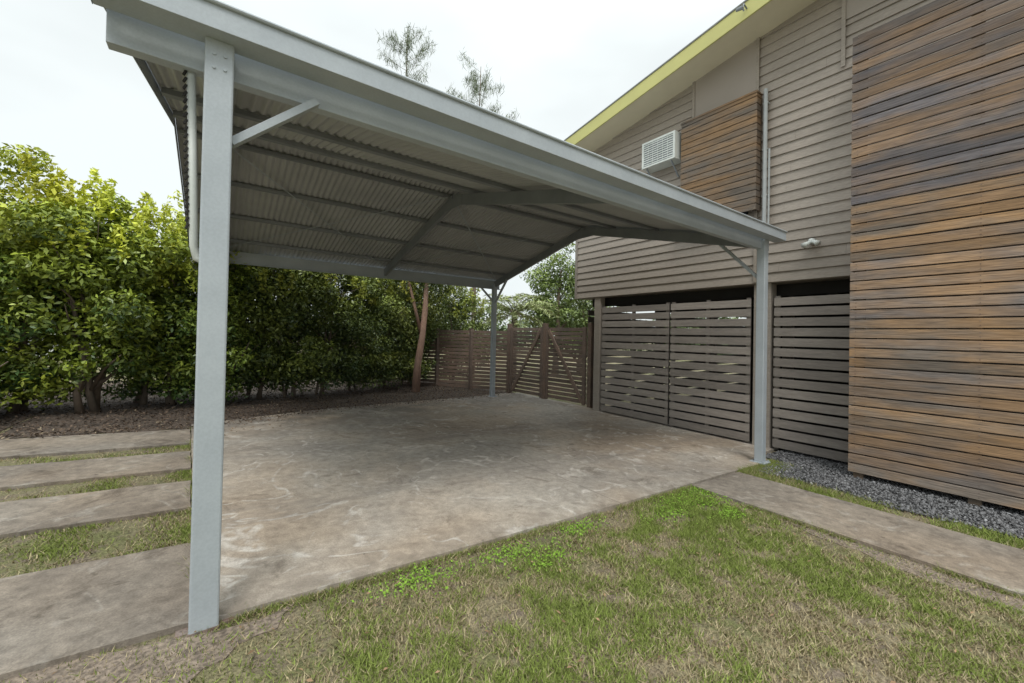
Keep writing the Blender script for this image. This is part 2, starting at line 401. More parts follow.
for y0,y1,k,gg in [(3.12,3.80,38000,.5),(4.42,4.86,19000,.5),(5.48,5.9,13000,.45),(1.2,2.3,12000,.3)]:
    y=rng.uniform(y0,y1,k); x=xe(y)-.01-rng.uniform(0,1,k)**1.4*5.5
    pp=pn(x,y,3.5,2.0); kk=rng.uniform(size=k)<np.clip(.5+1.6*pp,.06,1)
    XX.append(x[kk]);YY.append(y[kk]);GG.append(np.clip(gg+1.1*pp[kk],.05,.95));HH.append(rng.uniform(.010,.03,kk.sum()))
k=1500; y=rng.uniform(2.3,6.8,k); x=xe(y)-.004+rng.normal(size=k)*.004; pp=pn(x,y*3,1,7.); kk=pp>.1
XX.append(x[kk]);YY.append(y[kk]);GG.append(np.full(kk.sum(),.7));HH.append(.03+rng.uniform(.01,.03,kk.sum()))
blades('verge_grass',*[np.concatenate(a) for a in (XX,YY,HH,GG)])
n=26000
x=rng.uniform(4.93,5.32,n); y=np.where(rng.uniform(size=n)<.8,rng.uniform(-.3,2.3,n),rng.uniform(-3,-.3,n))
k2=12000; x=np.append(x,rng.uniform(5.0,6.0,k2)); y=np.append(y,2.32-np.abs(rng.normal(size=k2))*.13)
pp=pn(x,y,3,8.); dd=np.clip(.35+.9*pp+.55*np.clip((y-1.0),0,1),.05,1); q=rng.uniform(size=len(x))<dd
blades('verge_grass',x[q],y[q],rng.uniform(.015,.055,q.sum()),np.clip(.75+.5*pp[q],0,1))
k=7000; x=rng.uniform(-.05,3.95,k); y=2.275-np.abs(rng.normal(size=k))*.025
k2=5000; x=np.append(x,3.955-np.abs(rng.normal(size=k2))*.03); y=np.append(y,rng.uniform(-.3,2.25,k2))
q=pn(x,y,2.,3.)>-.1
blades('verge_grass',x[q],y[q],rng.uniform(.015,.045,q.sum()),np.full(q.sum(),.6))
k=14000; x=rng.uniform(-12,8,k); y=rng.uniform(12.5,22,k)
blades('verge_grass',x,y,rng.uniform(.08,.2,k),np.full(k,.8))
k=4200
ctr=np.array([(3.4,2.08),(3.1,1.98),(3.7,1.95),(1.55,2.1),(2.2,2.14),(.95,2.12),(3.6,1.7),(1.75,1.95),(3.85,2.15)]); w=rng.integers(0,len(ctr),k)
x=np.minimum(ctr[w,0]+rng.normal(size=k)*.13,3.93); y=np.minimum(ctr[w,1]+rng.normal(size=k)*.06,2.26)
leaves('lawn_weeds',np.stack([x,y,gza(x)+rng.uniform(.01,.035,k)],1),rng.normal(size=(k,3))*.4+[0,0,1],rng.uniform(.010,.024,k),.5,np.array([.24,.40,.06])*rng.uniform(.7,1.2,(k,1)),M_GRASS)
k=260; x=rng.uniform(-.9,3.9,k); y=rng.uniform(-.2,2.25,k)
leaves('fallen_leaves',np.stack([x,y,gza(x)+.03],1),rng.normal(size=(k,3))*.3+[0,0,1],rng.uniform(.015,.035,k),.4,np.array([.3,.2,.12])*rng.uniform(.5,1.3,(k,1)),M_LITTER)

# ------------------------------------------------------------------ carport
CP=empty('carport')
XA,XB=-.02,5.69; YF,YB=2.28,8.6; XL,XR=-.40,5.86; YG0,YG1=2.24,8.78; YM=5.5; ZE=2.72; ZR=3.52
def zr(y): return ZE+(ZR-ZE)*(1-abs(y-YM)/(YM-YG0))
mb=MB()
for (x,y) in [(XA,YF),(XB,YF+.06),(XB-.02,YB),(XA,YB)]:
    mb.box((x-.054,y-.05,gz(x)-.06),(x+.054,y+.05,2.63))
mb.build('posts',M_GALV,CP,bevel=.008)
mb=MB()
for (x,y) in [(XB,YF+.06),(XB-.02,YB),(XA,YB)]:
    mb.box((x-.09,y-.09,gz(x)+.03),(x+.09,y+.09,gz(x)+.046))
    for sx in (-.07,.07):
        mb.tube([(x+sx,y-.07,gz(x)+.04),(x+sx,y-.07,gz(x)+.065)],[.01,.01],6)
for z in (2.50,2.56): 
    mb.tube([(XA-.02,YF-.055,z),(XA-.02,YF-.04,z)],[.007,.007],6); mb.tube([(XA+.02,YF-.055,z),(XA+.02,YF-.04,z)],[.007,.007],6)
mb.build('base_plates',M_GALV,CP)
mb=MB(); mb.box((XA-.0555,YF-.0515,gz(0)-.02),(XA+.0555,YF+.0515,gz(0)+.018)); mb.box((XA-.10,YF-.03,gz(0)-.01),(XA+.11,YF+.06,gz(0)+.012)); mb.build('post_foot',M_RUST,CP)
mb=MB()
zb0,zb1=2.515,2.67
mb.box((XL,YF+.053,zb0),(XR,YF+.063,zb1)); mb.box((XL,YF+.0632,zb0),(XR,YF+.115,zb0+.012)); mb.box((XL,YF+.0632,zb1-.012),(XR,YF+.115,zb1))
mb.box((XL,YB+.053,zb0-.02),(XR,YB+.063,zb1+.045)); mb.box((XL,YB+.0,zb0-.02),(XR,YB+.0528,zb0-.008))
mb.build('eave_beams',M_GALV,CP,bevel=.002)
mb=MB()
for (ya,yb,s) in [(2.15,2.29,1),(8.72,8.86,-1)]:
    f,bk=(ya,yb) if s==1 else (yb,ya)
    mb.box((XL-.03,min(f,f+s*.004),2.625),(XR+.04,max(f,f+s*.004),2.735))
    mb.box((XL-.03,min(f+s*.0045,bk),2.625),(XR+.04,max(f+s*.0045,bk),2.629))
    mb.tube([(XL-.03,f-s*.004,2.736),(XR+.04,f-s*.004,2.736)],[.011,.011],8)
    mb.box((XL-.034,ya,2.623),(XL-.0305,yb,2.74)); mb.box((XR+.0405,ya,2.623),(XR+.044,yb,2.74))
mb.build('gutters',M_GALV,CP,bevel=.0015)
pitch=.076; nx=int((XR-XL)/pitch*8); mbv=[];mbf=[]
xsr=np.linspace(XL,XR,nx+1); ysr=[YG0,3.9,YM,7.1,YG1]
for j,y in enumerate(ysr):
    for x in xsr: mbv.append((x,y,zr(y)+.011*math.sin(2*math.pi*(x-XL)/pitch)))
for j in range(len(ysr)-1):
    for i in range(nx):
        a=j*(nx+1)+i; mbf.append((a,a+1,a+nx+2,a+nx+1))
mb=MB(); mb.add(mbv,mbf); mb.build('roof_sheets',M_GALV_ROOF,CP,smooth=True)
mb=MB()
for x in (XL,XR):
    for (y0,y1) in [(YG0,YM),(YM,YG1)]:
        s=-1 if x==XL else 1
        mb.hexa([(x+s*.012,y0,zr(y0)-.08),(x+s*.016,y0,zr(y0)-.08),(x+s*.016,y1,zr(y1)-.08),(x+s*.012,y1,zr(y1)-.08),
                 (x+s*.012,y0,zr(y0)+.03),(x+s*.016,y0,zr(y0)+.03),(x+s*.016,y1,zr(y1)+.03),(x+s*.012,y1,zr(y1)+.03)])
        mb.beam((x-s*.05,y0,zr(y0)+.024),(x-s*.05,y1,zr(y1)+.024),.12,.003)
mb.beam((XL,YM-.09,ZR+.0),(XR,YM-.09,ZR+.0),.2,.003,up=(0,-.24,1)); mb.beam((XL,YM+.09,ZR+.0),(XR,YM+.09,ZR+.0),.2,.003,up=(0,.24,1))
mb.build('barge_and_ridge_capping',M_GALV,CP)
mb=MB()
for y in (3.05,4.0,4.9,5.62,6.45,7.35,8.2):
    mb.box((XL+.02,y-.03,zr(y)-.062),(XR-.02,y+.03,zr(y)-.016))
mb.build('purlins',M_DARKSTEEL,CP,bevel=.004)
mb=MB()
for x in (XA+.02,2.84,XB-.03):
    dz=.145
    for (y0,y1) in [(YF+.13,YM-.002),(YB-.02,YM+.002)]:
        mb.beam((x,y0,zr(y0)-dz),(x,y1,zr(y1)-dz),.012,.15)
        mb.beam((x+.028,y0,zr(y0)-dz-.07),(x+.028,y1,zr(y1)-dz-.07),.044,.01)
        mb.beam((x+.028,y0,zr(y0)-dz+.07),(x+.028,y1,zr(y1)-dz+.07),.044,.01)
    mb.hexa([(x-.014,YM-.3,ZR-.29),(x-.008,YM-.3,ZR-.29),(x-.008,YM+.3,ZR-.29),(x-.014,YM+.3,ZR-.29),
             (x-.014,YM-.3,ZR-.14),(x-.008,YM-.3,ZR-.14),(x-.008,YM+.3,ZR-.14),(x-.014,YM+.3,ZR-.14)])
mb.build('rafters',M_DARKSTEEL,CP,bevel=.002)
mb=MB()
mb.beam((XA+.05,YF+.03,2.21),(XA+.41,YF+.03,2.53),.05,.035)
mb.beam((XB,YF+.11,2.15),(XB,YF+.62,zr(YF+.62)-.2),.05,.035)
mb.beam((XB-.02,YB-.05,2.15),(XB-.02,YB-.55,zr(YB-.55)-.2),.05,.035)
mb.beam((XB-.07,YB,2.2),(XB-.4,YB,2.49),.05,.035)
mb.beam((XA+.02,YB-.05,2.15),(XA+.02,YB-.55,zr(YB-.55)-.2),.05,.035)
for (xa,xb) in [(XA+.05,2.8),(2.9,XB-.05)]:
    for (p,q_) in [((xa,YB-.1),(xb,YM+.1)),((xa,YM+.1),(xb,YB-.1))]:
        mb.beam((p[0],p[1],zr(p[1])-.068),(q_[0],q_[1],zr(q_[1])-.068),.025,.003)
mb.build('braces',M_GALV,CP,bevel=.003)
mb=MB(); p0=Vector((-.128,2.38,2.60)); p1=Vector((-.098,2.38,1.72))
mb.tube([p0,p1,p1+Vector((.01,.02,-.05)),p1+Vector((.05,.0,-.07))],[.017,.017,.017,.017],10); mb.build('post_pipe',M_WHITE,CP,smooth=True)
mb=MB()
for i in range(26):
    p=p0.lerp(p1,i/25*.9)+Vector((-.018,-.008,0)); mb.beam(p+Vector((0,0,.012)),p+Vector((-.010,0,-.012)),.010,.012,up=(0,1,0))
mb.build('chain_links',M_DARK,CP,bevel=.002)
mb=MB()
mb.tube([(-.36,8.79,2.62),(-.36,8.79,2.46),(-.33,8.78,2.36),(-.16,8.7,2.29),(-.12,8.68,2.2),(-.12,8.68,gz(0))],[.05]*6,12)
mb.build('downpipe',M_WHITE,CP,smooth=True)

# ------------------------------------------------------------------ house
HS=empty('raised_house')
XW=6.70; Z0=2.22; YE=6.69
def zs(y): return 5.48+.16*(6.1-y) if y>-1 else 5.48+.16*7.1-.16*(-1-y)
mb=MB()
z=Z0; i=0
while z<6.7:
    zt=z+.145
    ymax=min(YE,6.1-(z-.02-5.48)/.16) if z>5.2 else YE
    ymax=min(ymax+.05,YE); ymin=-8.0
    if z>5.3: ymin=-1-((5.48+.16*7.1)-z)/.16
    if ymax>ymin+.3:
        cv=random.uniform(.93,1.06)
        cuts=[ymin]; y=ymin+random.uniform(1.5,4)
        while y<ymax-1: cuts.append(y); y+=random.uniform(3.6,4.4)
        cuts.append(ymax)
        for a,b in zip(cuts[:-1],cuts[1:]):
            c=cv*random.uniform(.98,1.02)
            mb.hexa([(XW-.03,a+.001,z-.012),(XW+.02,a+.001,z-.012),(XW+.02,b-.001,z-.012),(XW-.03,b-.001,z-.012),
                 (XW-.006,a+.001,zt),(XW+.02,a+.001,zt),(XW+.02,b-.001,zt),(XW-.006,b-.001,zt)],(c*1.22,c*1.2,c*1.18))
    z+=.145
mb.build('weatherboard_wall',M_TAUPE,HS)
mb=MB(); mb.box((XW+.025,-8,Z0+.02),(15.2,YE-.03,5.35)); mb.build('wall_core',M_FLAT,HS)
mb=MB()
mb.box((XW+.021,-8,Z0-.02),(15.2,YE-.02,Z0+.0195))
mb.box((XW-.034,YE-.02,Z0-.02),(XW+.06,YE+.05,5.45))
for zz in np.arange(Z0,5.3,.145):
    mb.hexa([(XW+.06,YE-.03,zz-.01),(15.2,YE-.03,zz-.01),(15.2,YE+.03,zz-.01),(XW+.06,YE+.03,zz-.01),(XW+.06,YE-.03,zz+.135),(15.2,YE-.03,zz+.135),(15.2,YE+.008,zz+.135),(XW+.06,YE+.008,zz+.135)])
mb.build('end_wall',M_TAUPE,HS)
mb=MB()
def fl(y0,y1,zb):
    mb.hexa([(XW-.040,y0,zb),(XW-.031,y0,zb),(XW-.031,y1,zb),(XW-.040,y1,zb),(XW-.040,y0,zs(y0)+.02),(XW-.031,y0,zs(y0)+.02),(XW-.031,y1,zs(y1)+.02),(XW-.040,y1,zs(y1)+.02)])
fl(2.86,3.86,4.9); fl(-1,1.76,5.62)
mb.build('infill_sheets',M_FLAT,HS)
mb=MB()
for y,zb in [(2.84,Z0),(3.88,4.9),(1.78,5.0)]:
    mb.box((XW-.055,y-.022,zb),(XW-.0405,y+.022,zs(y)+.02),(1.15,1.13,1.1))
mb.build('cover_strips',M_TAUPE,HS)
mb=MB()
XO=6.1
def slopebox(m,x0,x1,y0,y1,off0,off1):
    m.hexa([(x0,y0,zs(y0)+off0),(x1,y0,zs(y0)+off0),(x1,y1,zs(y1)+off0),(x0,y1,zs(y1)+off0),(x0,y0,zs(y0)+off1),(x1,y0,zs(y0)+off1),(x1,y1,zs(y1)+off1),(x0,y1,zs(y1)+off1)])
slopebox(mb,XO,15.8,-1,7.2,0,.16); slopebox(mb,XO,15.8,-9,-1.001,0,.16)
mb.build('soffit',M_CREAM,HS)
mb=MB(); slopebox(mb,XO-.03,XO-.001,-1,7.22,-.03,.21); slopebox(mb,XO-.03,XO-.001,-9,-1.001,-.03,.21)
mb.box((XO,7.201,5.28),(15.8,7.23,5.5))
mb.build('barge_board',M_YELLOW,HS,bevel=.003)
mb=MB(); slopebox(mb,XO-.04,15.9,-1,7.25,.211,.235); slopebox(mb,XO-.04,15.9,-9,-1.001,.211,.235); mb.build('roof_cladding',M_ROOFTILE,HS)
mb=MB(); yy=2.75; mb.tube([(XO-.03,yy,zs(yy)+.1),(XO-.12,yy,zs(yy)+.12),(XO-.15,yy,zs(yy)+.06),(XO-.12,yy,zs(yy)+.02)],[.012]*4,8); mb.tube([(XO-.15,yy,zs(yy)+.06),(XO-.15,yy+.09,zs(yy)+.07)],[.03,.02],8)
mb.build('service_hook',M_DARKSTEEL,HS)
# small screened window
mb=MB()
y0,y1,z0,z1=2.77,4.0,3.30,5.08
z=z0
while z<z1-.05:
    c=random.uniform(.55,.8); mb.box((6.48,y0,z),(6.50,y1,z+.088),(c*.9,c*.92,c*.94)); z+=.101
z=z0
while z<z1-.05:
    c=random.uniform(.4,.6)*.9
    mb.box((6.501,y0+.0,z),(XW-.058,y0+.02,z+.088),(c,c,c)); mb.box((6.501,y1-.02,z),(XW-.058,y1,z+.088),(c,c,c)); z+=.101
for y in (y0+.05,(y0+y1)/2,y1-.05): mb.box((6.5015,y-.022,z0),(6.545,y+.022,z1),(.4,.4,.4))
mb.box((6.47,y0-.01,z1-.01),(XW-.058,y1+.01,z1+.012),(.6,.6,.6))
mb.build('window_screen',M_TIMBER,HS)
mb=MB(); mb.box((XW-.05,2.95,3.3),(XW-.042,3.8,4.8)); mb.build('window',M_GLASS,HS)
mb=MB()
mb.box((6.40,4.06,4.50),(6.68,4.74,4.98)); 
mb.box((6.385,4.06,4.945),(6.3995,4.74,4.98)); mb.box((6.385,4.06,4.50),(6.3995,4.74,4.53)); mb.box((6.385,4.06,4.531),(6.3995,4.10,4.944)); mb.box((6.385,4.70,4.531),(6.3995,4.74,4.944))
for k in range(10):
    zz=4.545+k*.041; mb.box((6.388,4.101,zz),(6.3985,4.699,zz+.016))
for k in range(5): mb.box((6.386,4.20+k*.1,4.532),(6.3879,4.208+k*.1,4.943))
mb.build('air_conditioner',M_WHITE,HS,bevel=.002)
mb=MB(); mb.box((6.3986,4.102,4.532),(6.3994,4.698,4.943)); mb.build('air_conditioner_grille_back',M_DARKSTEEL,HS)
mb=MB()
mb.beam((6.42,4.15,4.49),(6.66,4.15,4.25),.02,.02); mb.beam((6.42,4.65,4.49),(6.66,4.65,4.25),.02,.02)
mb.build('air_conditioner_bracket',M_DARKSTEEL,HS)
mb=MB(); mb.tube([(6.60,2.70,5.12),(6.60,2.70,4.0),(6.60,2.70,3.0)],[.03]*3,10); mb.tube([(6.60,2.64,4.2),(6.60,2.64,3.0)],[.014]*2,8)
for zz in (4.9,4.2,3.5): mb.box((6.59,2.665,zz),(6.66,2.735,zz+.02))
mb.build('downpipe',M_PVC,HS)
mb=MB(); mb.tube([(6.66,2.1,2.72),(6.60,2.1,2.72)],[.045,.04],10); mb.tube([(6.60,2.1,2.71),(6.55,2.13,2.68),(6.51,2.16,2.65)],[.018,.03,.042],10); mb.tube([(6.60,2.1,2.71),(6.56,2.04,2.69),(6.53,2.0,2.66)],[.018,.028,.04],10)
mb.build('flood_light',M_WHITE,HS,smooth=True)
# stair screen
SC=empty('timber_batten_screen')
mb=MB(); z=-.20; k=0
while z<5.0:
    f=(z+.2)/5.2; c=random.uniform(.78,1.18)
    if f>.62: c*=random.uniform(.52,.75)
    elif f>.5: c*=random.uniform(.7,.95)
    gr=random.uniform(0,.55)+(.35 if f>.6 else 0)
    joints=[-3.2,-.42+random.uniform(-.01,.01),1.55]
    for a,b in zip(joints[:-1],joints[1:]):
        c2=c*random.uniform(.92,1.08)
        mb.box((6.12+random.uniform(-.002,.002),a+.0015,z+random.uniform(-.002,.002)),(6.14,b-.0015,z+.098),(c2*(1.0-.12*gr),c2,c2*(1+.35*gr)))
    z+=.1135; k+=1
z=-.2
while z<5.02:
    c=random.uniform(.6,1.0); mb.box((6.1605,1.53,z),(6.64,1.548,z+.094),(c,c*.95,c*.9)); z+=.1135
mb.build('battens',M_TIMBER,SC,bevel=.002)
mb=MB()
for y in (1.46,.55,-.4,-1.35,-2.3,-3.1):
    mb.box((6.1405,y-.045,gz(6.15)-.02),(6.20,y+.045,5.02),(.5,.48,.46))
mb.build('screen_posts',M_TIMBER,SC)
mb=MB()
for y in (1.49,.52,-.38,-.46):
    for kk in range(46):
        zz=-.2+kk*.1135
        for dz in (.025,.07): mb.box((6.1170,y-.004,zz+dz-.004),(6.1195,y+.004,zz+dz+.004))
mb.build('nail_heads',M_RUST,SC)

# under-house
mb=MB()
mb.box((6.72,2.64,gz(6.8)-.05),(6.92,2.88,Z0-.021),(1.2,1.2,1.2)); mb.box((6.70,5.99,gz(6.8)-.05),(6.86,6.15,Z0-.021),(1.2,1.2,1.2))
for x in (9.5,12.3,15.0):
    for y in (6.4,3.4,.4,-2.6,-5.6): mb.box((x-.08,y-.08,gz(8)-.05),(x+.08,y+.08,Z0-.021),(.8,.8,.8))
mb.build('stumps',M_TAUPE,HS,bevel=.004)
mb=MB(); z=-.25
while z<1.9: 
    mb.box((6.95,6.56,z),(15,6.58,z+.125),(.6,.6,.6)); mb.box((15.05,-8,z),(15.07,6.5,z+.125),(.6,.6,.6)); z+=.16
mb.build('added_subfloor_slats',M_SLAT,HS)  # far slats added to darken the underfloor view and leave bright slits
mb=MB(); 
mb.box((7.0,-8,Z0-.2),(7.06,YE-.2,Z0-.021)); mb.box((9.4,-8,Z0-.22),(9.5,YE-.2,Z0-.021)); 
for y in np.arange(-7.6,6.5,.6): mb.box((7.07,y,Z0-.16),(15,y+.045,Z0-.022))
mb.box((10.0,-8,gz(8)),(10.1,4.4,Z0-.165)); mb.box((10.1,4.3,gz(8)),(15,4.4,Z0-.165)); mb.box((6.96,-8,gz(8)-.01),(15,6.5,gz(8)+.03))  # near-black walls and floor added as painted shade under the house
mb.build('bearers_and_shade_walls',M_DARK,HS)
def slat_gate(name,y0,y1,zt=2.0,x=6.75,post=True):
    e=empty(name); m=MB(); z=gz(x)+.07
    while z<zt-.05:
        c=random.uniform(.85,1.25); m.box((x-.02,y0,z),(x,y1,z+.118),(c,c,c)); z+=.150
    for y in [y0+.04,y1-.04]+([(y0+y1)/2] if y1-y0>1.2 else []):
        m.box((x+.0005,y-.03,gz(x)+.05),(x+.045,y+.03,zt),(.7,.7,.7))
    m.build('slats',M_SLAT,e,bevel=.002); return e
slat_gate('slatted_gate',2.93,4.31); slat_gate('slatted_gate',4.35,5.96); slat_gate('slatted_screen_panel',.2,2.60)
# ------------------------------------------------------------------ fence & brace gates
def brace_gate(name,p0,p1,up):
    e=empty(name); m=MB(); p0=Vector(p0);p1=Vector(p1); g=gz(6.8); d=(p1-p0).normalized(); nr=Vector((-d.y,d.x)) 
    if nr.dot(Vector((-.6,-.8)))<0: nr=-nr
    z=g+.08
    while z<1.5:
        c=random.uniform(.75,1.3)
        m.beam((*p0,z+.045),(*p1,z+.045),.018,.085,(c,c,c)); z+=.106
    a=p0+nr*.03; b=p1+nr*.03
    for q in (a+d*.05,b-d*.05): m.beam((*q,g+.05),(*q,1.56),.04,.09,(1,1,1),up=(d.x,d.y,0))
    A,B=(a+d*.1,b-d*.1) if up else (b-d*.1,a+d*.1)
    m.beam((*A,g+.12),(*B,1.48),.035,.09,(1.2,1.15,1.1))
    m.build('gate_timber',M_FENCE,e,bevel=.003); return e
G0=(6.98,6.62);G1=(6.86,7.92);G2=(6.83,7.98);G3=(6.73,9.28)
brace_gate('timber_gate',G0,G1,True); brace_gate('timber_gate',G2,G3,False)
FN=empty('timber_slat_fence'); mb=MB()
for p in (( 6.99,6.50),(6.845,7.95),(6.72,9.35)):
    mb.box((p[0]-.055,p[1]-.055,gz(6.8)-.05),(p[0]+.055,p[1]+.055,1.66),(1.1,1.05,1))
pts=[(6.70,9.42),(6.05,10.35),(5.4,11.25),(4.2,12.6),(2.8,13.2)]
for a,b in zip(pts[:-1],pts[1:]):
    mb.box((b[0]-.05,b[1]-.05,gz(b[0])-.05),(b[0]+.05,b[1]+.05,1.5),(1,1,1))
    z=-.2
    while z<1.45:
        c=random.uniform(.8,1.3); mb.beam((*a,z),(*b,z),.02,.088,(c*1.05,c,c*.95)); z+=.107
mb.build('fence_timber',M_FENCE,FN,bevel=.003)

# ------------------------------------------------------------------ vegetation
BR=(.42,.50,.06); DK=(.05,.10,.025)
BR2=(.29,.35,.07); DK2=(.045,.075,.025)
shrub('hedge_shrub',-5.8,8.4,3.5,1.3,1.1,12000,1,BR,DK,.4)
shrub('hedge_shrub',-4.2,8.4,3.35,1.15,1.0,19000,2,BR,DK,.3,lift=.05,orange=True)
shrub('hedge_shrub',-3.1,8.5,3.25,.85,.85,19000,3,(.38,.50,.07),DK,.25,lift=.05,orange=True,size=.075)
shrub('hedge_shrub',-2.25,8.8,3.3,.85,.85,18000,12,(.45,.50,.06),DK,.2,lift=.10)
shrub('hedge_shrub',-1.45,8.6,3.1,.85,.8,20000,4,BR,(.05,.09,.02),.5,lift=.08,r0=.045,size=.09,skirt=False)
shrub('hedge_shrub',-.85,9.2,3.25,.85,.8,15000,15,(.40,.47,.07),DK,.25,lift=.05,size=.08)
shrub('hedge_shrub',-.15,9.1,3.05,.8,.85,16000,5,(.36,.46,.07),DK,.3,lift=.04,size=.075)
shrub('hedge_shrub',.6,9.5,3.4,.85,.8,15000,6,BR2,DK2,.4,r0=.02)
shrub('hedge_shrub',1.3,9.7,3.4,.85,.8,14000,13,(.34,.40,.08),DK2,.4,r0=.02,lift=.05)
shrub('hedge_shrub',2.0,10.0,3.4,.85,.8,14000,7,BR2,DK2,.5,r0=.02,skirt=False)
shrub('hedge_shrub',2.8,10.3,3.4,.85,.8,14000,8,BR2,DK2,.35,r0=.02,size=.07)
shrub('hedge_shrub',3.7,10.8,3.4,.85,.8,14000,9,(.34,.38,.08),DK2,.45,r0=.02,lift=.05)
shrub('hedge_shrub',4.6,11.6,3.6,.9,.8,12000,10,BR2,DK2,.4,r0=.02)
shrub('hedge_shrub',6.3,11.7,3.3,.85,.7,10000,14,BR2,DK2,.5,r0=.02)
shrub('low_shrub',-2.75,7.55,.65,.42,.32,3200,11,(.28,.42,.09),(.06,.12,.03),.0,trunks=1,lift=.1)
shrub('low_shrub',-3.6,7.7,1.0,.55,.4,4200,16,(.32,.44,.08),(.06,.12,.03),.0,trunks=1,lift=.05)
P=[];Q=[];C=[]
for i in range(30):
    x=-1.0+i*.2; y=9.3+max(0,x-.2)*.42+random.uniform(-.3,.4)
    p,q,c=crown((x,y,gz(x)+.35+random.uniform(0,.45)),(.35,.3,.4),8,550,(.12,.25),BR2,DK2,gz(x)+.02); P.append(p);Q.append(q);C.append(c)
leaves('understory_plants',np.concatenate(P),np.concatenate(Q),rng.uniform(.04,.1,sum(map(len,P))),.4,np.concatenate(C),M_LEAF)
T=empty('paperbark_tree'); mb=MB()
mb.tube([(4.20,10.0,gz(4.3)-.05),(4.24,10.0,.5),(4.36,10.03,1.2),(4.42,10.0,2.0),(4.5,10.1,3.2)],[.12,.095,.085,.075,.04],10)
mb.tube([(4.34,10.03,1.3),(4.12,10.1,2.2),(3.9,10.2,3.2)],[.05,.04,.02],8)
mb.build('trunk',M_REDBARK,T,smooth=True)
p,q,c=crown((4.5,10.6,3.0),(1.0,.9,.9),50,8000,(.2,.4),BR2,DK2,2.0); leaves('crown',p,q,rng.uniform(.06,.1,len(p)),.3,c,M_LEAF,T)
def sheoak(x,y,top,seed,lean):
    e=empty('she_oak_tree'); m=MB(); rr=random.Random(seed); P=[];A=[]
    pts=[Vector((x+lean*(i/8)**2,y,gz(x)-.1+(top-gz(x))*i/8)) for i in range(9)]
    m.tube(pts,[.10*(1-i/8.4) +.006 for i in range(9)],8)
    for j in range(40):
        f=.45+.53*(j/39)+rr.uniform(-.02,.02); f=min(f,.985); k=f*8; i=int(k); p=pts[i].lerp(pts[min(i+1,8)],k-i)
        L=(1-f)*2.2+.85; a=rr.uniform(0,6.28); L*=rr.uniform(.45,1.25)
        e1=p+Vector((math.cos(a)*L*.8,math.sin(a)*L*.8,L*rr.uniform(.3,.95)))
        m.tube([p,p.lerp(e1,.5)+Vector((0,0,-.05)),e1],[.016*(1.3-f),.010*(1.3-f)+.003,.004],5)
        nn=int(30+L*105)
        for t in range(nn):
            g=rr.uniform(.35,1.12); P.append((p.lerp(e1,g)+Vector((rr.gauss(0,.08),rr.gauss(0,.08),rr.gauss(0,.10)-.06)))[:]); A.append((rr.gauss(0,.3),rr.gauss(0,.3),-1 if rr.random()<.75 else .8))
    m.build('trunk',M_BARK,e,smooth=True)
    P=np.array(P);A=np.array(A); n=len(P)
    c=np.array([.17,.21,.12])*rng.uniform(.6,1.4,(n,1))
    leaves('crown',P,rng.normal(size=(n,3)),rng.uniform(.14,.34,n),.055,c,M_LEAF,e,axis=A)
sheoak(5.2,13.6,11.9,3,-.1); sheoak(7.6,12.9,11.4,5,.1); sheoak(6.2,14.6,9.6,8,.3)
def tree(name,x,y,h,r,nl,seed,br,dk,size=.14,zlow=1.2):
    e=empty(name); m=MB(); g=gz(x)
    trunk_limbs(m,(x,y,g-.1),(x+.2,y,g+h*.8),.14,10,r*.8,seed); m.build('trunk',M_BARK,e,smooth=True)
    p,q,c=crown((x,y,g+(h+zlow)/2),(r,r,(h-zlow)/2),70,nl,(.3,.65),br,dk); leaves('crown',p,q,rng.uniform(.7,1.3,len(p))*size,.4,c,M_LEAF,e)
tree('garden_tree',11.4,12.6,5.6,1.2,10000,21,(.36,.46,.12),(.08,.12,.04))
tree('garden_tree',13.8,13.5,4.2,1.6,8000,22,(.34,.42,.11),(.07,.1,.03))
tree('garden_tree',7.0,18.5,3.6,1.6,8000,23,(.3,.38,.12),(.06,.09,.03))
e=empty('palm_tree'); m=MB(); bx,by=9.0,12.3
m.tube([(bx,by,gz(9)-.1),(bx,by,1.0),(bx+.05,by,2.1)],[.16,.13,.11],10); m.build('trunk',M_BARK,e,smooth=True)
P=[];A=[];m=MB()
for k in range(24):
    a=k*2.4; el=random.uniform(.1,1.3); L=random.uniform(1.6,2.3); prev=Vector((bx+.05,by,2.1)); fr=[prev]
    for t in range(1,9):
        ee=el-t*.17; prev=prev+Vector((math.cos(a)*math.cos(ee),math.sin(a)*math.cos(ee),math.sin(ee)))*L/8; fr.append(prev)
    m.tube(fr,[.018-.0018*t for t in range(9)],5)
    for t in range(120):
        f=random.uniform(.8,7.99); i=int(f); p=fr[i].lerp(fr[i+1],f-i); d=(fr[i+1]-fr[i]).normalized(); s=d.cross(Vector((0,0,1))).normalized()*random.choice((-1,1))
        ax=(s+d*.6+Vector((0,0,-.35))).normalized(); P.append((p+ax*.17)[:]); A.append(ax[:])
m.build('frond_ribs',M_BARK,e)
P=np.array(P);A=np.array(A);n=len(P)
leaves('fronds',P,rng.normal(size=(n,3))*.4+[0,0,1],rng.uniform(.28,.42,n),.09,np.array([.38,.43,.19])*rng.uniform(.6,1.3,(n,1)),M_LEAF,e,axis=A*4)
P=[];Q=[];C=[]
for i in range(95):
    a=-1.35+i*.031; R=random.uniform(34,48); x=R*math.sin(a); y=R*math.cos(a)
    if x>8: y=max(y,20)
    h=random.uniform(2.2,4.2)
    p,q,c=crown((x,y,h*.45),(2.8,2.0,h*.55),14,600,(.6,1.3),(.22,.28,.12),(.07,.1,.05),-.3); P.append(p);Q.append(q);C.append(c)
leaves('distant_trees',np.concatenate(P),np.concatenate(Q),rng.uniform(.25,.5,sum(map(len,P))),.6,np.concatenate(C),M_LEAF)
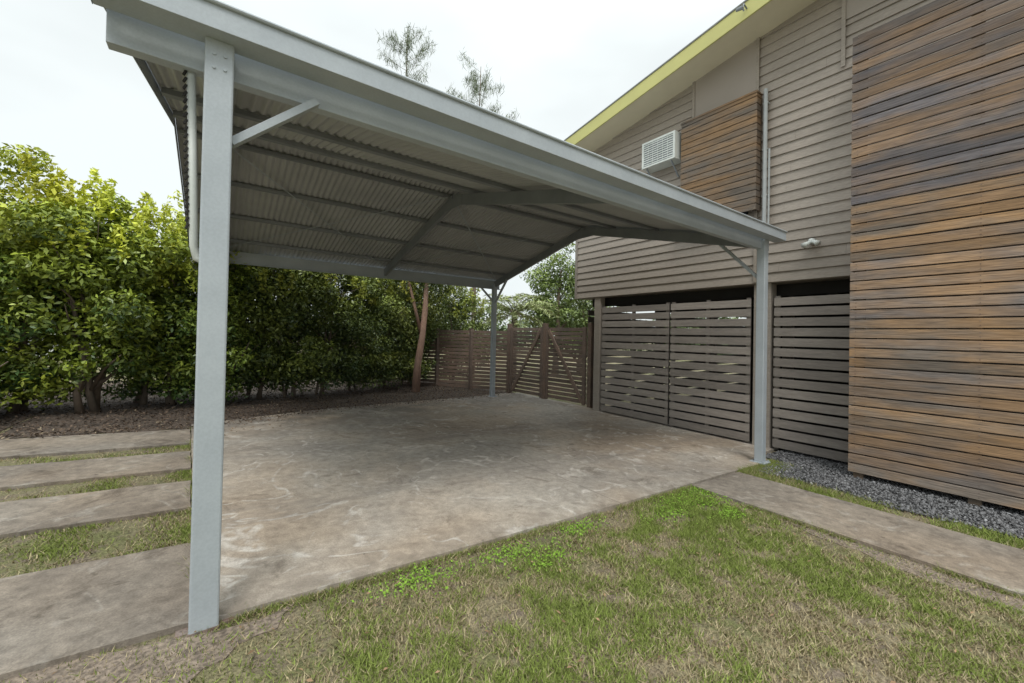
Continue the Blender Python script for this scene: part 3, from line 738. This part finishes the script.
NH=empty('neighbour_house'); m=MB(); m.box((-12,24,-.1),(-1,31,2.7)); m.build('walls',M_WHITE,NH)
m=MB(); m.hexa([(-12.6,23.4,2.7),(-.4,23.4,2.7),(-.4,31.6,2.7),(-12.6,31.6,2.7),(-10,27,4.2),(-3,27,4.2),(-3,28,4.2),(-10,28,4.2)]); m.build('roof',M_ROOFTILE,NH)
m=MB(); 
for x in (-10.5,-7,-4): m.box((x,23.96,.9),(x+1.5,23.99,2.1))
m.build('windows',M_GLASS,NH)

# ------------------------------------------------------------------ world, sun
w=bpy.data.worlds.new("World"); S.world=w; w.use_nodes=True; nt=w.node_tree; nt.nodes.clear()
out=nt.nodes.new('ShaderNodeOutputWorld'); bg=nt.nodes.new('ShaderNodeBackground'); bg.inputs[1].default_value=.1
sky=nt.nodes.new('ShaderNodeTexSky'); sky.sky_type='NISHITA'; sky.sun_disc=False; sky.sun_elevation=math.radians(55); sky.sun_rotation=math.radians(215)
tc=nt.nodes.new('ShaderNodeTexCoord'); sep=nt.nodes.new('ShaderNodeSeparateXYZ'); nt.links.new(tc.outputs['Generated'],sep.inputs[0])
mr=nt.nodes.new('ShaderNodeMapRange'); mr.inputs[1].default_value=0; mr.inputs[2].default_value=1; mr.inputs[3].default_value=9.9; mr.inputs[4].default_value=38
pw=nt.nodes.new('ShaderNodeMath'); pw.operation='POWER'; pw.inputs[1].default_value=5; pw.use_clamp=True
ab=nt.nodes.new('ShaderNodeMath'); ab.operation='MAXIMUM'; ab.inputs[1].default_value=0
nt.links.new(sep.outputs[2],ab.inputs[0]); nt.links.new(ab.outputs[0],pw.inputs[0]); nt.links.new(pw.outputs[0],mr.inputs[0])
mp=nt.nodes.new('ShaderNodeMapping'); mp.inputs['Scale'].default_value=(1,1,2.5); nt.links.new(tc.outputs['Generated'],mp.inputs[0])
nz=nt.nodes.new('ShaderNodeTexNoise'); nz.inputs['Scale'].default_value=1.7; nz.inputs['Detail'].default_value=4; nt.links.new(mp.outputs[0],nz.inputs['Vector'])
cl=nt.nodes.new('ShaderNodeMapRange'); cl.inputs[1].default_value=.35; cl.inputs[2].default_value=.65; cl.inputs[3].default_value=.88; cl.inputs[4].default_value=1.06; nt.links.new(nz.outputs['Fac'],cl.inputs[0])
mu=nt.nodes.new('ShaderNodeMath'); mu.operation='MULTIPLY'; nt.links.new(mr.outputs[0],mu.inputs[0]); nt.links.new(cl.outputs[0],mu.inputs[1])
cm=nt.nodes.new('ShaderNodeVectorMath'); cm.operation='SCALE'; cm.inputs[0].default_value=(.94,1.0,1.0); nt.links.new(mu.outputs[0],cm.inputs['Scale'])
mx=nt.nodes.new('ShaderNodeMix'); mx.data_type='RGBA'; mx.inputs[0].default_value=.93; mx.clamp_result=False
nt.links.new(sky.outputs[0],mx.inputs[6]); nt.links.new(cm.outputs[0],mx.inputs[7])
nt.links.new(mx.outputs[2],bg.inputs[0]); nt.links.new(bg.outputs[0],out.inputs[0])
sl=bpy.data.lights.new('sun','SUN'); sl.energy=1.5; sl.angle=math.radians(20); sl.color=(1,.96,.90)
so=bpy.data.objects.new('sun',sl); COL.objects.link(so)
az=math.radians(215); el=math.radians(55)
sd=Vector((math.sin(az)*math.cos(el),math.cos(az)*math.cos(el),math.sin(el)))
so.rotation_euler=sd.to_track_quat('Z','Y').to_euler()

# ------------------------------------------------------------------ camera
cd=bpy.data.cameras.new('camera'); cam=bpy.data.objects.new('camera',cd); COL.objects.link(cam); S.camera=cam
cd.sensor_width=36; cd.lens=405/1024*36; cd.shift_y=-11/1024; cd.clip_start=.05; cd.clip_end=1500
th=math.radians(36); r=.02; pt=.011
F0=Vector((math.sin(th),math.cos(th),0)); R=Vector((math.cos(th),-math.sin(th),0)); U0=Vector((0,0,1))
F=F0*math.cos(pt)+U0*math.sin(pt); U=U0*math.cos(pt)-F0*math.sin(pt)
cr=R*math.cos(r)+U*math.sin(r); cu=U*math.cos(r)-R*math.sin(r)
M=Matrix((cr,cu,-F)).transposed().to_4x4(); M.translation=Vector((0,0,1.34)); cam.matrix_world=M
